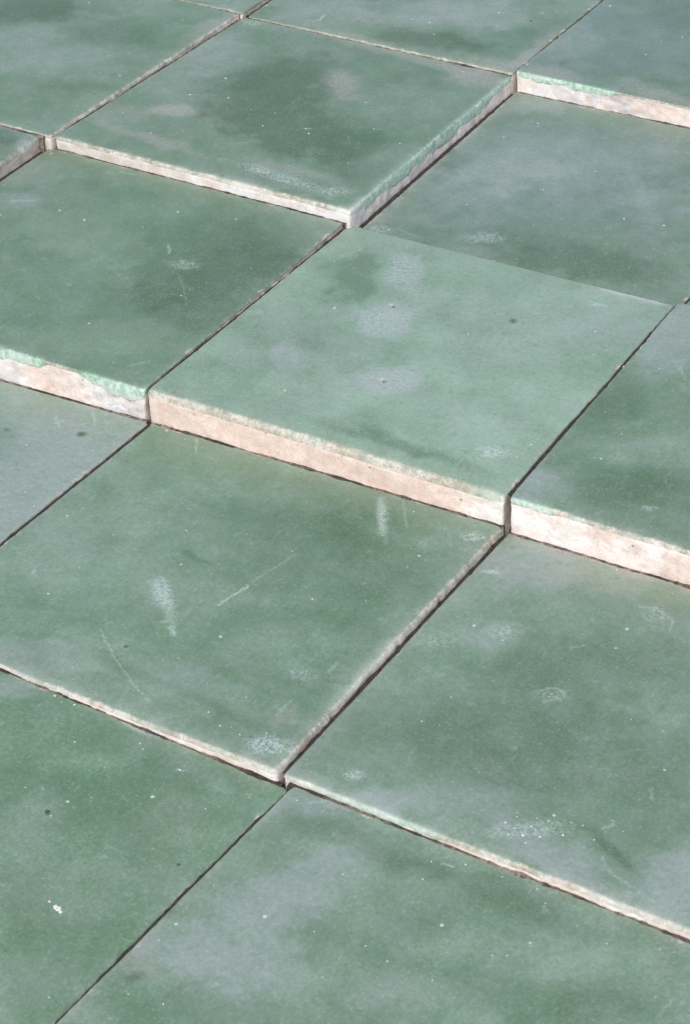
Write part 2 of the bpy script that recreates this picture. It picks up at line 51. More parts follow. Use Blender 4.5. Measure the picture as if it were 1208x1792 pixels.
# ------------------------------------------------------------------ noise
def hash2(ix, iy, seed):
    h = (ix.astype(np.int64) * 374761393 + iy.astype(np.int64) * 668265263 + seed * 974634777) & 0x7fffffff
    h = ((h ^ (h >> 13)) * 1274126177) & 0x7fffffff
    h = (h ^ (h >> 16)) & 0xffffff
    return h / float(0xffffff) * 2 - 1
def vnoise(x, y, seed):
    ix, iy = np.floor(x), np.floor(y); fx, fy = x - ix, y - iy
    fx = fx * fx * fx * (fx * (fx * 6 - 15) + 10); fy = fy * fy * fy * (fy * (fy * 6 - 15) + 10)
    a00 = hash2(ix, iy, seed); a10 = hash2(ix + 1, iy, seed); a01 = hash2(ix, iy + 1, seed); a11 = hash2(ix + 1, iy + 1, seed)
    return (a00 * (1 - fx) + a10 * fx) * (1 - fy) + (a01 * (1 - fx) + a11 * fx) * fy
def fbm(x, y, seed, octv=4, gain=.5):
    s = 0; amp = 1; t = 0
    for o in range(octv):
        ca, sa = math.cos(o * 1.3 + .4), math.sin(o * 1.3 + .4)
        s = s + amp * vnoise((x * ca - y * sa) * 2 ** o + o * 17.3, (x * sa + y * ca) * 2 ** o - o * 9.1, seed + o * 31); t += amp; amp *= gain
    return s / t * 1.5
def sst(x, a, b):
    t = np.clip((x - a) / (b - a), 0, 1); return t * t * (3 - 2 * t)

# ------------------------------------------------------------------ node helpers
class G:
    def __init__(s, nt): s.nt = nt
    def n(s, t, **kw):
        nd = s.nt.nodes.new(t)
        for k, v in kw.items(): setattr(nd, k, v)
        return nd
    def put(s, sock, v):
        if hasattr(v, 'is_linked') or hasattr(v, 'links'): s.nt.links.new(v, sock)
        else: sock.default_value = v
    def m(s, op, a, b=None, c=None, clamp=False):
        nd = s.n('ShaderNodeMath', operation=op, use_clamp=clamp); s.put(nd.inputs[0], a)
        if b is not None: s.put(nd.inputs[1], b)
        if c is not None: s.put(nd.inputs[2], c)
        return nd.outputs[0]
    def v(s, op, a, b=None, out=0):
        nd = s.n('ShaderNodeVectorMath', operation=op); s.put(nd.inputs[0], a)
        if b is not None:
            if op == 'SCALE': s.put(nd.inputs['Scale'], b)
            else: s.put(nd.inputs[1], b)
        return nd.outputs[out]
    def mix(s, f, a, b, mode='MIX'):
        nd = s.n('ShaderNodeMix', data_type='RGBA', blend_type=mode, clamp_factor=True)
        s.put(nd.inputs[0], f)
        s.put(nd.inputs[6], a if not isinstance(a, tuple) else (*a, 1)); s.put(nd.inputs[7], b if not isinstance(b, tuple) else (*b, 1))
        return nd.outputs[2]
    def rng(s, x, a, b, c=0., d=1., smooth=False):
        nd = s.n('ShaderNodeMapRange', clamp=True)
        if smooth: nd.interpolation_type = 'SMOOTHSTEP'
        for i, q in enumerate((x, a, b, c, d)): s.put(nd.inputs[i], q)
        return nd.outputs[0]
    def noise(s, vec, scale, detail=2, rough=.5, out=0):
        nd = s.n('ShaderNodeTexNoise'); s.put(nd.inputs['Vector'], vec); nd.inputs['Scale'].default_value = scale
        nd.inputs['Detail'].default_value = detail; nd.inputs['Roughness'].default_value = rough
        return nd.outputs[out]
    def attr(s, name, out='Fac'):
        return s.n('ShaderNodeAttribute', attribute_name=name).outputs[out]
    def xyz(s, x, y, z):
        nd = s.n('ShaderNodeCombineXYZ'); s.put(nd.inputs[0], x); s.put(nd.inputs[1], y); s.put(nd.inputs[2], z); return nd.outputs[0]

def new_mat(name):
    m = bpy.data.materials.new(name); m.use_nodes = True; m.node_tree.nodes.clear(); return m, G(m.node_tree)

# colours are real base colours (linear)
GREEN_DEEP = (0.064, 0.118, 0.056)
GREEN_MID = (0.114, 0.198, 0.116)
GREEN_PALE = (0.268, 0.388, 0.290)
FILM = (0.270, 0.318, 0.303)
WARM = (0.300, 0.300, 0.265)
MINT = (0.330, 0.620, 0.480)
CLAY_EDGE = (0.330, 0.275, 0.230)
PALE_EDGE = (0.500, 0.465, 0.420)

def glaze_material(key, segs, specks):
    m, g = new_mat('glaze ' + key)
    loc = g.attr('loc', 'Vector')                       # millimetres on the tile, z = depth below the rim
    rnd = g.n('ShaderNodeObjectInfo').outputs['Random']
    off = g.xyz(g.m('MULTIPLY', rnd, 317.0), g.m('MULTIPLY', rnd, 91.0), 0.0)
    p = g.v('ADD', loc, off)
    tone, film, warm, wear = (g.attr(k) for k in ('tone', 'film', 'warm', 'wear'))
    haze, mint, slip, yel, blu = (g.attr(k) for k in ('white', 'mint', 'slip', 'yellow', 'blue'))
    n_mid = g.noise(p, .16, 5, .62); n_f = g.noise(p, .75, 5, .7); n_ff = g.noise(p, 1.5, 5, .8)
    # brushed-on streaks
    st = g.noise(g.v('MULTIPLY', p, (1.0, .22, 1.0)), .35, 4, .6)
    t = g.m('ADD', tone, g.m('MULTIPLY', g.m('SUBTRACT', n_f, .5), .36))
    t = g.m('ADD', t, g.m('MULTIPLY', g.m('SUBTRACT', n_mid, .5), .16))
    t = g.m('ADD', t, g.m('MULTIPLY', g.m('SUBTRACT', st, .5), .12))
    t = g.m('ADD', t, g.m('MULTIPLY', g.m('SUBTRACT', n_ff, .5), .32))
    c = g.mix(g.rng(t, 0., .5), GREEN_DEEP, GREEN_MID)
    c = g.mix(g.rng(t, .5, 1.), c, GREEN_PALE)
    c = g.mix(g.m('MULTIPLY', yel, .5), c, (.20, .30, .175))
    c = g.mix(g.m('MULTIPLY', blu, .6), c, (.125, .190, .180))
    # dried film of lime and dust, patchy
    fm = g.m('MULTIPLY', film, g.rng(g.m('ADD', n_f, g.m('MULTIPLY', n_mid, .6)), .42, 1.02, .45, 1.15))
    c = g.mix(g.m('MULTIPLY', fm, .80), c, FILM)
    c = g.mix(g.m('MULTIPLY', warm, g.rng(n_f, .3, .65, .35, 1.)), c, WARM)
    # fine dust mottling everywhere
    c = g.mix(g.rng(n_ff, .56, .72, 0., .5), c, (.38, .46, .43))
    c = g.mix(g.rng(g.noise(p, 2.6, 3, .7), .58, .72, 0., .38), c, (.075, .125, .095))
    mo = g.noise(g.v('ADD', p, (7.7, 3.1, 0.)), .6, 5, .66)
    mo2 = g.noise(g.v('MULTIPLY', g.v('ADD', p, (1.7, 9.1, 0.)), (.9, .6, 1.)), 1.6, 4, .7)
    fac = g.m('MULTIPLY_ADD', g.m('SUBTRACT', g.m('ADD', mo, g.m('MULTIPLY', mo2, .6)), .8), .42, 1.0)
    c = g.v('SCALE', c, fac)
    dd_ = g.noise(g.v('ADD', p, (31., 5., 0.)), .5, 6, .72)
    c = g.mix(g.m('MULTIPLY', g.rng(dd_, .585, .615), g.m('MULTIPLY', g.rng(n_mid, .42, .62), .28)), c, (.36, .44, .41))
    d2_ = g.noise(g.v('MULTIPLY', g.v('ADD', p, (3., 50., 0.)), (1., .3, 1.)), .8, 5, .7)
    c = g.mix(g.m('MULTIPLY', g.rng(d2_, .60, .64), .13), c, (.38, .46, .43))
    d3_ = g.noise(g.v('ADD', p, (61., 15., 0.)), .33, 5, .7)
    c = g.mix(g.m('MULTIPLY', g.rng(d3_, .60, .68), .35), c, (.085, .135, .085))
    # white scuffs
    hz = g.m('MULTIPLY', haze, g.rng(g.m('MULTIPLY_ADD', n_ff, .6, g.m('MULTIPLY', n_f, .5)), .48, .66))
    c = g.mix(hz, c, (.50, .58, .56))
    # pin-head specks of lime
    vo = g.n('ShaderNodeTexVoronoi'); g.put(vo.inputs['Vector'], p); vo.inputs['Scale'].default_value = .30
    vr = g.n('ShaderNodeSeparateColor'); g.put(vr.inputs[0], vo.outputs['Color'])
    rad = g.m('MULTIPLY', g.m('POWER', vr.outputs[0], 14.0), .13)
    sp = g.rng(g.m('SUBTRACT', vo.outputs['Distance'], rad), -.02, .02, 1., 0.)
    sp = g.m('MULTIPLY', sp, g.rng(vr.outputs[0], .70, .80))
    c = g.mix(g.m('MULTIPLY', sp, .75), c, (.55, .64, .58))
    vo2 = g.n('ShaderNodeTexVoronoi'); g.put(vo2.inputs['Vector'], g.v('ADD', p, (40., 13., 0.))); vo2.inputs['Scale'].default_value = .17
    vr2 = g.n('ShaderNodeSeparateColor'); g.put(vr2.inputs[0], vo2.outputs['Color'])
    pt = g.m('MULTIPLY', g.rng(g.m('SUBTRACT', vo2.outputs['Distance'], g.m('MULTIPLY', vr2.outputs[1], .05)), -.005, .012, 1., 0.), g.rng(vr2.outputs[0], .72, .78))
    c = g.mix(g.m('MULTIPLY', pt, .55), c, (.035, .06, .045))
    # scratches and lime streaks that stand at their own places
    flat = g.v('MULTIPLY', loc, (1., 1., 0.))
    wob = g.v('SCALE', g.v('SUBTRACT', g.noise(p, .8, 3, .6, out=1), (.5, .5, .5)), 2.2)
    fw = g.v('MULTIPLY', g.v('ADD', flat, wob), (1., 1., 0.))
    tot = None
    brk = g.rng(g.noise(p, 2.2, 3, .8), .44, .58)
    for (ax, ay, bx, by, w, s_) in segs:
        d = (bx - ax, by - ay, 0.); L2 = d[0] ** 2 + d[1] ** 2
        pa = g.v('SUBTRACT', fw, (ax, ay, 0.))
        h = g.m('DIVIDE', g.v('DOT_PRODUCT', pa, d, out=1), L2, clamp=True)
        near = g.v('SCALE', d, h)
        dist = g.v('LENGTH', g.v('SUBTRACT', pa, near), out=1)
        k = g.rng(dist, w * .1, w * .95 + .10, s_, 0.)
        k = g.m('MULTIPLY', k, g.m('MULTIPLY_ADD', brk, .85, .15))
        tot = k if tot is None else g.m('MAXIMUM', tot, k)
    for (sx, sy, r) in specks:
        if r >= 0: continue
        dist = g.v('LENGTH', g.v('SUBTRACT', fw, (sx, sy, 0.)), out=1)
        c = g.mix(g.rng(dist, -r * .5, -r + .25, .9, 0.), c, (.03, .05, .04))
    if tot is not None: c = g.mix(g.m('MULTIPLY', tot, .72, clamp=True), c, (.56, .64, .60))
    # worn rim where the glaze runs thin over clay
    wr = g.m('MULTIPLY', wear, g.rng(g.m('ADD', g.m('MULTIPLY', n_ff, .6), g.m('MULTIPLY', n_f, .6)), .42, .72, .15, 1.15))
    c = g.mix(wr, c, g.mix(g.rng(g.m('ADD', g.m('MULTIPLY', n_mid, .6), g.m('MULTIPLY', n_f, .4)), .42, .56), CLAY_EDGE, PALE_EDGE))
    c = g.mix(g.m('MULTIPLY', mint, g.rng(n_f, .25, .6, .7, 1.)), c, g.mix(g.rng(n_f, .4, .6), (.25, .44, .34), (.50, .60, .54)))
    c = g.mix(slip, c, g.mix(n_ff, (.50, .50, .48), (.72, .71, .69)))
    bs = g.n('ShaderNodeBsdfPrincipled'); g.put(bs.inputs['Base Color'], c)
    ro = g.m('ADD', .33, g.m('MULTIPLY', fm, .22)); ro = g.m('ADD', ro, g.m('MULTIPLY', g.m('SUBTRACT', n_f, .5), .22))
    ro = g.m('ADD', ro, g.m('MULTIPLY', wr, .3)); g.put(bs.inputs['Roughness'], ro)
    bs.inputs['Specular IOR Level'].default_value = .45
    b1 = g.n('ShaderNodeBump'); b1.inputs['Strength'].default_value = .16; b1.inputs['Distance'].default_value = .00025
    hgt = g.m('ADD', g.m('MULTIPLY', n_f, 1.0), g.m('MULTIPLY', n_ff, .45)); hgt = g.m('ADD', hgt, g.m('MULTIPLY', sp, .6)); hgt = g.m('SUBTRACT', hgt, g.m('MULTIPLY', pt, 1.2))
    if tot is not None: hgt = g.m('ADD', hgt, g.m('MULTIPLY', tot, .6))
    g.put(b1.inputs['Height'], hgt); g.put(bs.inputs['Normal'], b1.outputs[0])
    o = g.n('ShaderNodeOutputMaterial'); g.nt.links.new(bs.outputs[0], o.inputs[0])
    return m

def clay_material():
    m, g = new_mat('fired clay')
    loc = g.attr('loc', 'Vector')
    rnd = g.n('ShaderNodeObjectInfo').outputs['Random']
    p = g.v('ADD', loc, g.xyz(g.m('MULTIPLY', rnd, 211.0), g.m('MULTIPLY', rnd, 57.0), 0.0))
    slip, stain, grey, lil = (g.attr(k) for k in ('slip', 'stain', 'grey', 'lilac'))
    n1 = g.noise(p, .35, 5, .65); n2 = g.noise(p, 1.6, 4, .7); n3 = g.noise(p, 2.8, 4, .75)
    c = g.mix(g.rng(n1, .3, .7), (.56, .43, .375), (.74, .625, .57))
    c = g.mix(g.rng(n2, .5, .75, 0., .4), c, (.72, .655, .61))
    c = g.mix(g.rng(n3, .54, .66, 0., .7), c, (.36, .28, .24))
    c = g.mix(g.rng(n3, .46, .32, 0., .5), c, (.74, .71, .68))
    c = g.mix(g.m('MULTIPLY', grey, .85), c, g.mix(n2, (.34, .32, .28), (.50, .47, .42)))
    c = g.mix(g.m('MULTIPLY', slip, g.rng(g.m('MULTIPLY_ADD', n2, .7, g.m('MULTIPLY', n1, .5)), .38, .62)), c, (.74, .74, .74))
    c = g.mix(g.m('MULTIPLY', lil, .8), c, g.mix(g.rng(n2, .4, .6), (.40, .40, .44), (.62, .62, .66)))
    c = g.mix(g.m('MULTIPLY', stain, g.rng(n2, .32, .58)), c, (.16, .125, .10))
    vo = g.n('ShaderNodeTexVoronoi'); g.put(vo.inputs['Vector'], p); vo.inputs['Scale'].default_value = .28
    vr = g.n('ShaderNodeSeparateColor'); g.put(vr.inputs[0], vo.outputs['Color'])
    pit = g.m('MULTIPLY', g.rng(vo.outputs['Distance'], .05, .13, 1., 0.), g.rng(vr.outputs[0], .62, .7))
    c = g.mix(g.m('MULTIPLY', pit, .7), c, (.17, .12, .09))
    bs = g.n('ShaderNodeBsdfPrincipled'); g.put(bs.inputs['Base Color'], c); bs.inputs['Roughness'].default_value = .88
    bs.inputs['Specular IOR Level'].default_value = .25
    b = g.n('ShaderNodeBump'); b.inputs['Strength'].default_value = .6; b.inputs['Distance'].default_value = .0004
    g.put(b.inputs['Height'], g.m('SUBTRACT', g.m('ADD', n2, g.m('MULTIPLY', n3, .4)), g.m('MULTIPLY', pit, .8)))
    g.put(bs.inputs['Normal'], b.outputs[0])
    o = g.n('ShaderNodeOutputMaterial'); g.nt.links.new(bs.outputs[0], o.inputs[0])
    return m

def grit_material(name, c1, c2, sc):
    m, g = new_mat(name)
    tc = g.n('ShaderNodeTexCoord').outputs['Object']
    n = g.noise(tc, sc, 5, .7)
    bs = g.n('ShaderNodeBsdfPrincipled'); g.put(bs.inputs['Base Color'], g.mix(g.rng(n, .35, .65), c1, c2)); bs.inputs['Roughness'].default_value = .95
    b = g.n('ShaderNodeBump'); b.inputs['Distance'].default_value = .0005; g.put(b.inputs['Height'], n); g.put(bs.inputs['Normal'], b.outputs[0])
    o = g.n('ShaderNodeOutputMaterial'); g.nt.links.new(bs.outputs[0], o.inputs[0]); return m

CLAY = clay_material()
def shade_dust_material():
    m, g = new_mat('joint shade and dust')
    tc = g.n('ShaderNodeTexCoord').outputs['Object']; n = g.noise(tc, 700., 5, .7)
    c = g.mix(g.rng(n, .35, .65), (.013, .011, .009), (.055, .045, .036))  # near-black colour stands in for shade inside the narrow gaps
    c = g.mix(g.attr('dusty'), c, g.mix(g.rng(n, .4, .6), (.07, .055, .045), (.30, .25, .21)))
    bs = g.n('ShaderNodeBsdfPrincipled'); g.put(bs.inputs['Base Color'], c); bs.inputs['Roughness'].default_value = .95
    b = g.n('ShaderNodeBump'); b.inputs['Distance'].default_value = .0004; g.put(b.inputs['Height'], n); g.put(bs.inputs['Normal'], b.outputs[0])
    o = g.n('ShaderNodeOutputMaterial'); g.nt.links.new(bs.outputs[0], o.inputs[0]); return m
SHADE_DUST = shade_dust_material()
CLAYBIT = grit_material('brown grit', (.16, .12, .095), (.46, .38, .32), 1500.)
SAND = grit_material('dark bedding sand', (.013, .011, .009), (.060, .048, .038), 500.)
CRUMB = grit_material('lime crumbs', (.62, .62, .58), (.84, .82, .78), 1500.)

# ------------------------------------------------------------------ tile geometry
RC = 0.8                                   # plan radius of the corners, mm
def edge_lines(n):
    e_ = [0, .10, .26, .46, .70, 1.0, 1.4, 2.0]
    inner = np.linspace(2.0, 98.0, n)[1:-1]
    return np.array(e_ + list(inner) + [100 - q for q in e_[::-1]])

def make_outline(seed, chips):
    """ragged outline: how far the rim lies inside the nominal square on each side, mm"""
    def f(side, s):
        w = .16 * fbm(s / 22. + side * 7.7, s * 0 + side, seed, 3) + .09 * fbm(s / 2.2, s * 0 + side * 3.1, seed + 5, 3)
        w = w + (.03 if side in (1, 3) else -.10)
        for (sd, c0, wd, dp) in chips:
            if sd == side: w = w + dp * np.clip(1 - ((s - c0) / wd) ** 2, 0, 1) * (1 + .4 * fbm(s / .9, s * 0, seed + 9, 2))
        return w
    return f

def plan(x, y, out, inset=0.):
    """nominal local mm -> plan mm with rounded corners and ragged edges"""
    dx = np.minimum(x, 100 - x); dy = np.minimum(y, 100 - y)
    X, Y = x.copy(), y.copy()
    k = (dx < RC) & (dy < RC)
    qx, qy = RC - dx, RC - dy
    mx = np.maximum(qx, qy); ln = np.hypot(qx, qy) + 1e-9
    sc = np.where(k, mx / ln, 1.)
    sx = np.where(x < 50, 1., -1.); sy = np.where(y < 50, 1., -1.)
    X = np.where(k, np.where(x < 50, 0, 100) + sx * (RC - qx * sc), X)
    Y = np.where(k, np.where(y < 50, 0, 100) + sy * (RC - qy * sc), Y)
    fd = lambda d: np.exp(-np.maximum(d, 0) / 2.5)
    ox = out(3, Y) * fd(X) - out(1, Y) * fd(100 - X)
    oy = out(0, X) * fd(Y) - out(2, X) * fd(100 - Y)
    # rounded-square distance for the rim profile
    R1 = 1.1
    qx2 = np.maximum(R1 - np.minimum(X, 100 - X), 0); qy2 = np.maximum(R1 - np.minimum(Y, 100 - Y), 0)
    d = np.where((qx2 > 0) & (qy2 > 0), R1 - np.hypot(qx2, qy2), np.minimum(np.minimum(X, 100 - X), np.minimum(Y, 100 - Y)))
    d[((dx <= 1e-6) | (dy <= 1e-6))] = 0
    return X + ox, Y + oy, np.maximum(d, 0)

def prof(tab, s):
    a = np.array(tab, float); return np.interp(s, a[:, 0] * 100, a[:, 1])

def side_w(x, y):
    """soft weights of the four sides (front, right, back, left) at a point of the tile"""
    d = np.stack([y, 100 - x, 100 - y, x], 0); w = np.exp(-d / 1.2); return w / (w.sum(0) + 1e-9)

def mesh_from(name, V, F4, mats, attrs, vecs, smooth=True):
    me = bpy.data.meshes.new(name)
    me.vertices.add(len(V)); me.vertices.foreach_set('co', (V * MM).astype(np.float32).ravel())
    me.loops.add(F4.size); me.loops.foreach_set('vertex_index', F4.astype(np.int32).ravel())
    me.polygons.add(len(F4)); me.polygons.foreach_set('loop_start', np.arange(0, F4.size, 4, dtype=np.int32))
    me.update(calc_edges=True)
    me.polygons.foreach_set('use_smooth', np.full(len(F4), smooth))
    for k, v in attrs.items():
        at = me.attributes.new(k, 'FLOAT', 'POINT'); at.data.foreach_set('value', np.clip(v, 0, 2).astype(np.float32))
    for k, v in vecs.items():
        at = me.attributes.new(k, 'FLOAT_VECTOR', 'POINT'); at.data.foreach_set('vector', v.astype(np.float32).ravel())
    me.materials.append(mats); return me

def perimeter_ids(n):
    I = lambda i, j: j * n + i
    return np.array([I(i, 0) for i in range(n - 1)] + [I(n - 1, j) for j in range(n - 1)] + [I(i, n - 1) for i in range(n - 1, 0, -1)] + [I(0, j) for j in range(n - 1, 0, -1)])

THICK = 13.5
DEF = dict(base=.5, film=.25, warm=.1, seed=1, N=150, chips=[], bow=.15,
           rim=dict(), drip=dict(), rad=dict(), slip=dict(), grey=dict(), lil=dict(), stain=dict(), crust=dict())

def build_tile(root_name, corners, spec, segs, specks, blobs, mat):
    sp = dict(DEF); sp.update(spec); seed = sp['seed']
    C = np.array(corners, float); org = C[0].copy()
    rc = random.Random(seed)
    sp['chips'] = list(sp['chips']) + [(sd_, rc.uniform(3, 97), rc.uniform(.5, 1.7), rc.uniform(.08, .28)) for sd_ in range(4) for _ in range(5)]
    out = make_outline(seed, sp['chips'])
    lines = edge_lines(sp['N']); n = len(lines)
    gx, gy = np.meshgrid(lines, lines); x = gx.ravel(); y = gy.ravel()
    px, py, d = plan(x, y, out)
    W = side_w(px, py)
    def sided(dic, default, X=px, Y=py, w=None):
        w = W if w is None else w
        s = [X, Y, X, Y]; r = 0
        for i in range(4):
            r = r + w[i] * (prof(dic[i], s[i]) if i in dic else default)
        return r
    rad = sided(sp['rad'], .42) * .8
    rr = np.clip((rad - d) / rad, 0, 1)
    drop = rad * (1 - np.sqrt(np.clip(1 - rr ** 2, 0, 1)))
    # hand-made surface: soft dips and a slight crown
    und = sp['bow'] * (fbm(px / 45., py / 45., seed + 50, 3) + .25 * fbm(px / 12., py / 12., seed + 60, 2))
    crown = -.35 * (np.exp(-d / 5.) )* sp.get('crown', .6)
    zt = und * (1 - np.exp(-d / 3.)) + crown - drop
    def world_pos(X, Y, Z):
        u, v = X / 100, Y / 100
        P = (C[0][None] * ((1 - u) * (1 - v))[:, None] + C[1][None] * (u * (1 - v))[:, None] + C[2][None] * (u * v)[:, None] + C[3][None] * ((1 - u) * v)[:, None])
        P = P - org; P[:, 2] += Z; return P
    loop = perimeter_ids(n)
    L = len(loop)
    lx, ly = px[loop], py[loop]
    # outward 2-D normals of the outline
    tx = np.roll(lx, -1) - np.roll(lx, 1); ty = np.roll(ly, -1) - np.roll(ly, 1); tl = np.hypot(tx, ty) + 1e-9
    nx, ny = ty / tl, -tx / tl
    for _ in range(2):
        nx = (np.roll(nx, 1) + nx + np.roll(nx, -1)) / 3; ny = (np.roll(ny, 1) + ny + np.roll(ny, -1)) / 3
    s_arc = np.cumsum(tl / 2)
    Wl = W[:, loop]
    drip = sided(sp['drip'], .5, lx, ly, Wl)
    drip = np.maximum(drip * (1 + .25 * fbm(s_arc / 5., s_arc * 0, seed + 70, 3)) + .04 * fbm(s_arc / .9, s_arc * 0, seed + 71, 2), .08)
    V = [world_pos(px, py, zt)]
    locs = [np.stack([px, py, drop], 1)]
    zl = zt[loop]
    NR = 6
    for k in range(1, NR + 1):
        f = k / NR
        dep = drip * f
        bulge = .05 * math.sin(math.pi * f) - .20 * f ** 3 + .02 * fbm(s_arc / 1.5, dep, seed + 80, 2)
        V.append(world_pos(lx + nx * (bulge - .02 * dep), ly + ny * (bulge - .02 * dep), zl - dep))
        locs.append(np.stack([lx, ly, drop[loop] + dep], 1))
    V.append(world_pos(lx - nx * .6, ly - ny * .6, zl - drip - .03)); locs.append(np.stack([lx, ly, drop[loop] + drip], 1))
    base_n = n * n
    idx = np.arange(n * n).reshape(n, n)
    F = [np.stack([idx[:-1, :-1].ravel(), idx[:-1, 1:].ravel(), idx[1:, 1:].ravel(), idx[1:, :-1].ravel()], 1)]
    prev = loop
    for k in range(NR + 1):
        cur = base_n + k * L + np.arange(L)
        F.append(np.stack([prev, cur, np.roll(cur, -1), np.roll(prev, -1)], 1)); prev = cur
    V = np.concatenate(V); F = np.concatenate(F); locs = np.concatenate(locs)
    # ---- paint
    nt = len(V); ring_src = np.concatenate([np.arange(base_n)] + [loop] * (NR + 1))
    wx = px + 3.5 * fbm(px / 9., py / 9., seed + 11, 3); wy = py + 3.5 * fbm(px / 9., py / 9., seed + 12, 3)
    tone = sp['base'] + .08 * fbm(px / 38., py / 38., seed, 4) + .10 * fbm(px / 9., py / 9., seed + 1, 3)
    film = sp['film'] * .8 + .20 * np.clip(fbm(wx / 30., wy / 30., seed + 2, 4), 0, 1) + .15 * fbm(px / 6., py / 6., seed + 3, 3)
    warm = sp['warm'] * np.clip(fbm(wx / 26., wy / 26., seed + 4, 4), 0, 1) * 1.5
    white = np.zeros_like(px); yel = np.zeros_like(px); blu = np.zeros_like(px)
    for (kind, bx, by, a, b_, c_, s_) in blobs:
        X_, Y_ = (px, py) if kind in 'HP' else (.55 * wx + .45 * px, .55 * wy + .45 * py)
        q = a * (X_ - bx) ** 2 + 2 * b_ * (X_ - bx) * (Y_ - by) + c_ * (Y_ - by) ** 2
        if kind == 'V':
            kk = s_ * (1 - sst(np.sqrt(a * (px - bx) ** 2 + 2 * b_ * (px - bx) * (py - by) + c_ * (py - by) ** 2) * (1 + .30 * fbm(px / 2.5, py / 2.5, seed + 23, 4)), .70, 1.12)); film = film * (1 - np.clip(kk, 0, 1)) + kk * 1.2; tone = tone + kk * .1; continue
        q = np.sqrt(q) * (1 + .25 * fbm(px / 4., py / 4., seed + 21, 3))
        k = s_ * (1 - sst(q, .35, 1.35))
        if kind == 'D': tone = tone - k * .58; film = film * (1 - np.clip(k, 0, 1) * .75)
        elif kind == 'L': tone = tone + k * .4
        elif kind == 'F': film = film + k * .85
        elif kind == 'W': warm = warm + k
        elif kind == 'H': white = np.maximum(white, k)
        elif kind == 'Y': yel = yel + k; film = film * (1 - k * .3)
        elif kind == 'B': blu = blu + k
        elif kind == 'P': tone = tone - k * .8; film = film * (1 - np.clip(k, 0, 1))
    rim = sided(sp['rim'], .25)
    wear = .35 * rim * np.exp(-d / .9) * (1 + .5 * fbm(px / 3., py / 3., seed + 30, 3)) + .14 * rim * np.exp(-d / 4.) * np.clip(.5 + fbm(px / 5., py / 5., seed + 31, 3), 0, 1)
    wear = np.maximum(wear, rim * sst(drop / rad + .05 * fbm(px / 2.2, py / 2.2, seed + 34, 3), .03, .12) * (.95 + .5 * fbm(px / 2., py / 2., seed + 32, 3)))
    for (sd, c0, wd, dp) in sp['chips']:
        al = px if sd in (0, 2) else py; dist_ = (py, 100 - px, 100 - py, px)[sd]
        wear = np.maximum(wear, 1.3 * (1 - sst(np.hypot((al - c0) / wd, dist_ / (dp * 1.6 + .5)) + .25 * fbm(px / .9, py / .9, seed + 36, 2), .7, 1.05)))
    film = film + .25 * np.exp(-d / 3.5) * np.clip(.6 + fbm(px / 7., py / 7., seed + 33, 3), 0, 2)
    dripS = sided(sp['drip'], .25)
    mintl = sst(dripS, .5, 1.4)
    mint = np.concatenate([mintl * np.exp(-d / .55) * .9] + [mintl[loop]] * (NR + 1))
    wear_all = wear[ring_src] * (1 - mint)
    extra = np.zeros(nt); extra[base_n:] = (1 - mintl[loop][None].repeat(NR + 1, 0).ravel()) * .6
    wear_all = np.maximum(wear_all, extra * (rim[ring_src] > .1))
    crust = sided(sp['crust'], 0.)
    slipA = np.concatenate([crust * np.exp(-d / 1.4) * .8] + [crust[loop] * .9] * (NR + 1)) * np.clip(.6 + 1.1 * fbm(locs[:, 0] / 4.5, locs[:, 1] / 4.5 + locs[:, 2] / 3, seed + 41, 4), 0, 1)
    fadek = np.concatenate([np.zeros(base_n)] + [mintl[loop] * (k_ / (NR + 1.)) ** 1.6 * np.clip(.75 + fbm(s_arc / 1.2, s_arc * 0, seed + 43, 3), 0, 1) for k_ in range(1, NR + 2)])
    slipA = np.maximum(slipA, fadek)
    at = dict(tone=np.clip(tone, 0, 1)[ring_src], film=np.clip(film, 0, 1)[ring_src], warm=np.clip(warm, 0, 1)[ring_src], wear=np.clip(wear_all, 0, 1),
              white=np.clip(white, 0, 1)[ring_src], mint=np.clip(mint, 0, 1), slip=np.clip(slipA, 0, 1), yellow=np.clip(yel, 0, 1)[ring_src], blue=np.clip(blu, 0, 1)[ring_src])
    me = mesh_from('glaze', V, F, mat, at, dict(loc=locs))
    # ---- clay body
    NB = 22
    deps = np.concatenate([[0.0, 0.0], np.linspace(0.25, THICK, NB)])
    rl = rad[loop]
    ztop = zl + rl * .0
    BV = []; BL = []
    for k, dp in enumerate(deps):
        if k == 0: ins = 3.0 + 0 * lx; z = ztop - .35
        else:
            rough = .16 * fbm(s_arc / 7., dp / 5. + 0 * s_arc, seed + 90, 3) + .10 * fbm(s_arc / 1.3, dp / 1.1 + 0 * s_arc, seed + 95, 3)
            ins = .10 + .028 * dp + np.maximum(rough, -.12)
            z = ztop - dp - (.05 if k == 1 else 0)
            if k == 1: ins = ins + .15
        BV.append(world_pos(lx - nx * ins, ly - ny * ins, z)); BL.append(np.stack([lx, ly, dp + 0 * lx], 1))
    # close the top and the base with one quad fan each (hidden)
    BVv = np.concatenate(BV); BLl = np.concatenate(BL)
    BF = []
    for k in range(len(deps) - 1):
        a0 = k * L + np.arange(L); b0 = a0 + L
        BF.append(np.stack([a0, b0, np.roll(b0, -1), np.roll(a0, -1)], 1))
    ctr_t = len(BVv); ctr_b = ctr_t + 1
    cpt = world_pos(np.array([50.]), np.array([50.]), np.array([-1.2])); cpb = world_pos(np.array([50.]), np.array([50.]), np.array([-THICK - .8]))
    BVv = np.concatenate([BVv, cpt, cpb]); BLl = np.concatenate([BLl, [[50, 50, 0]], [[50, 50, THICK]]])
    ev = np.arange(0, L - 1, 2)
    t0 = np.arange(0, L, 2)
    BF.append(np.stack([np.full(len(t0), ctr_t), t0, (t0 + 1) % L, (t0 + 2) % L], 1))
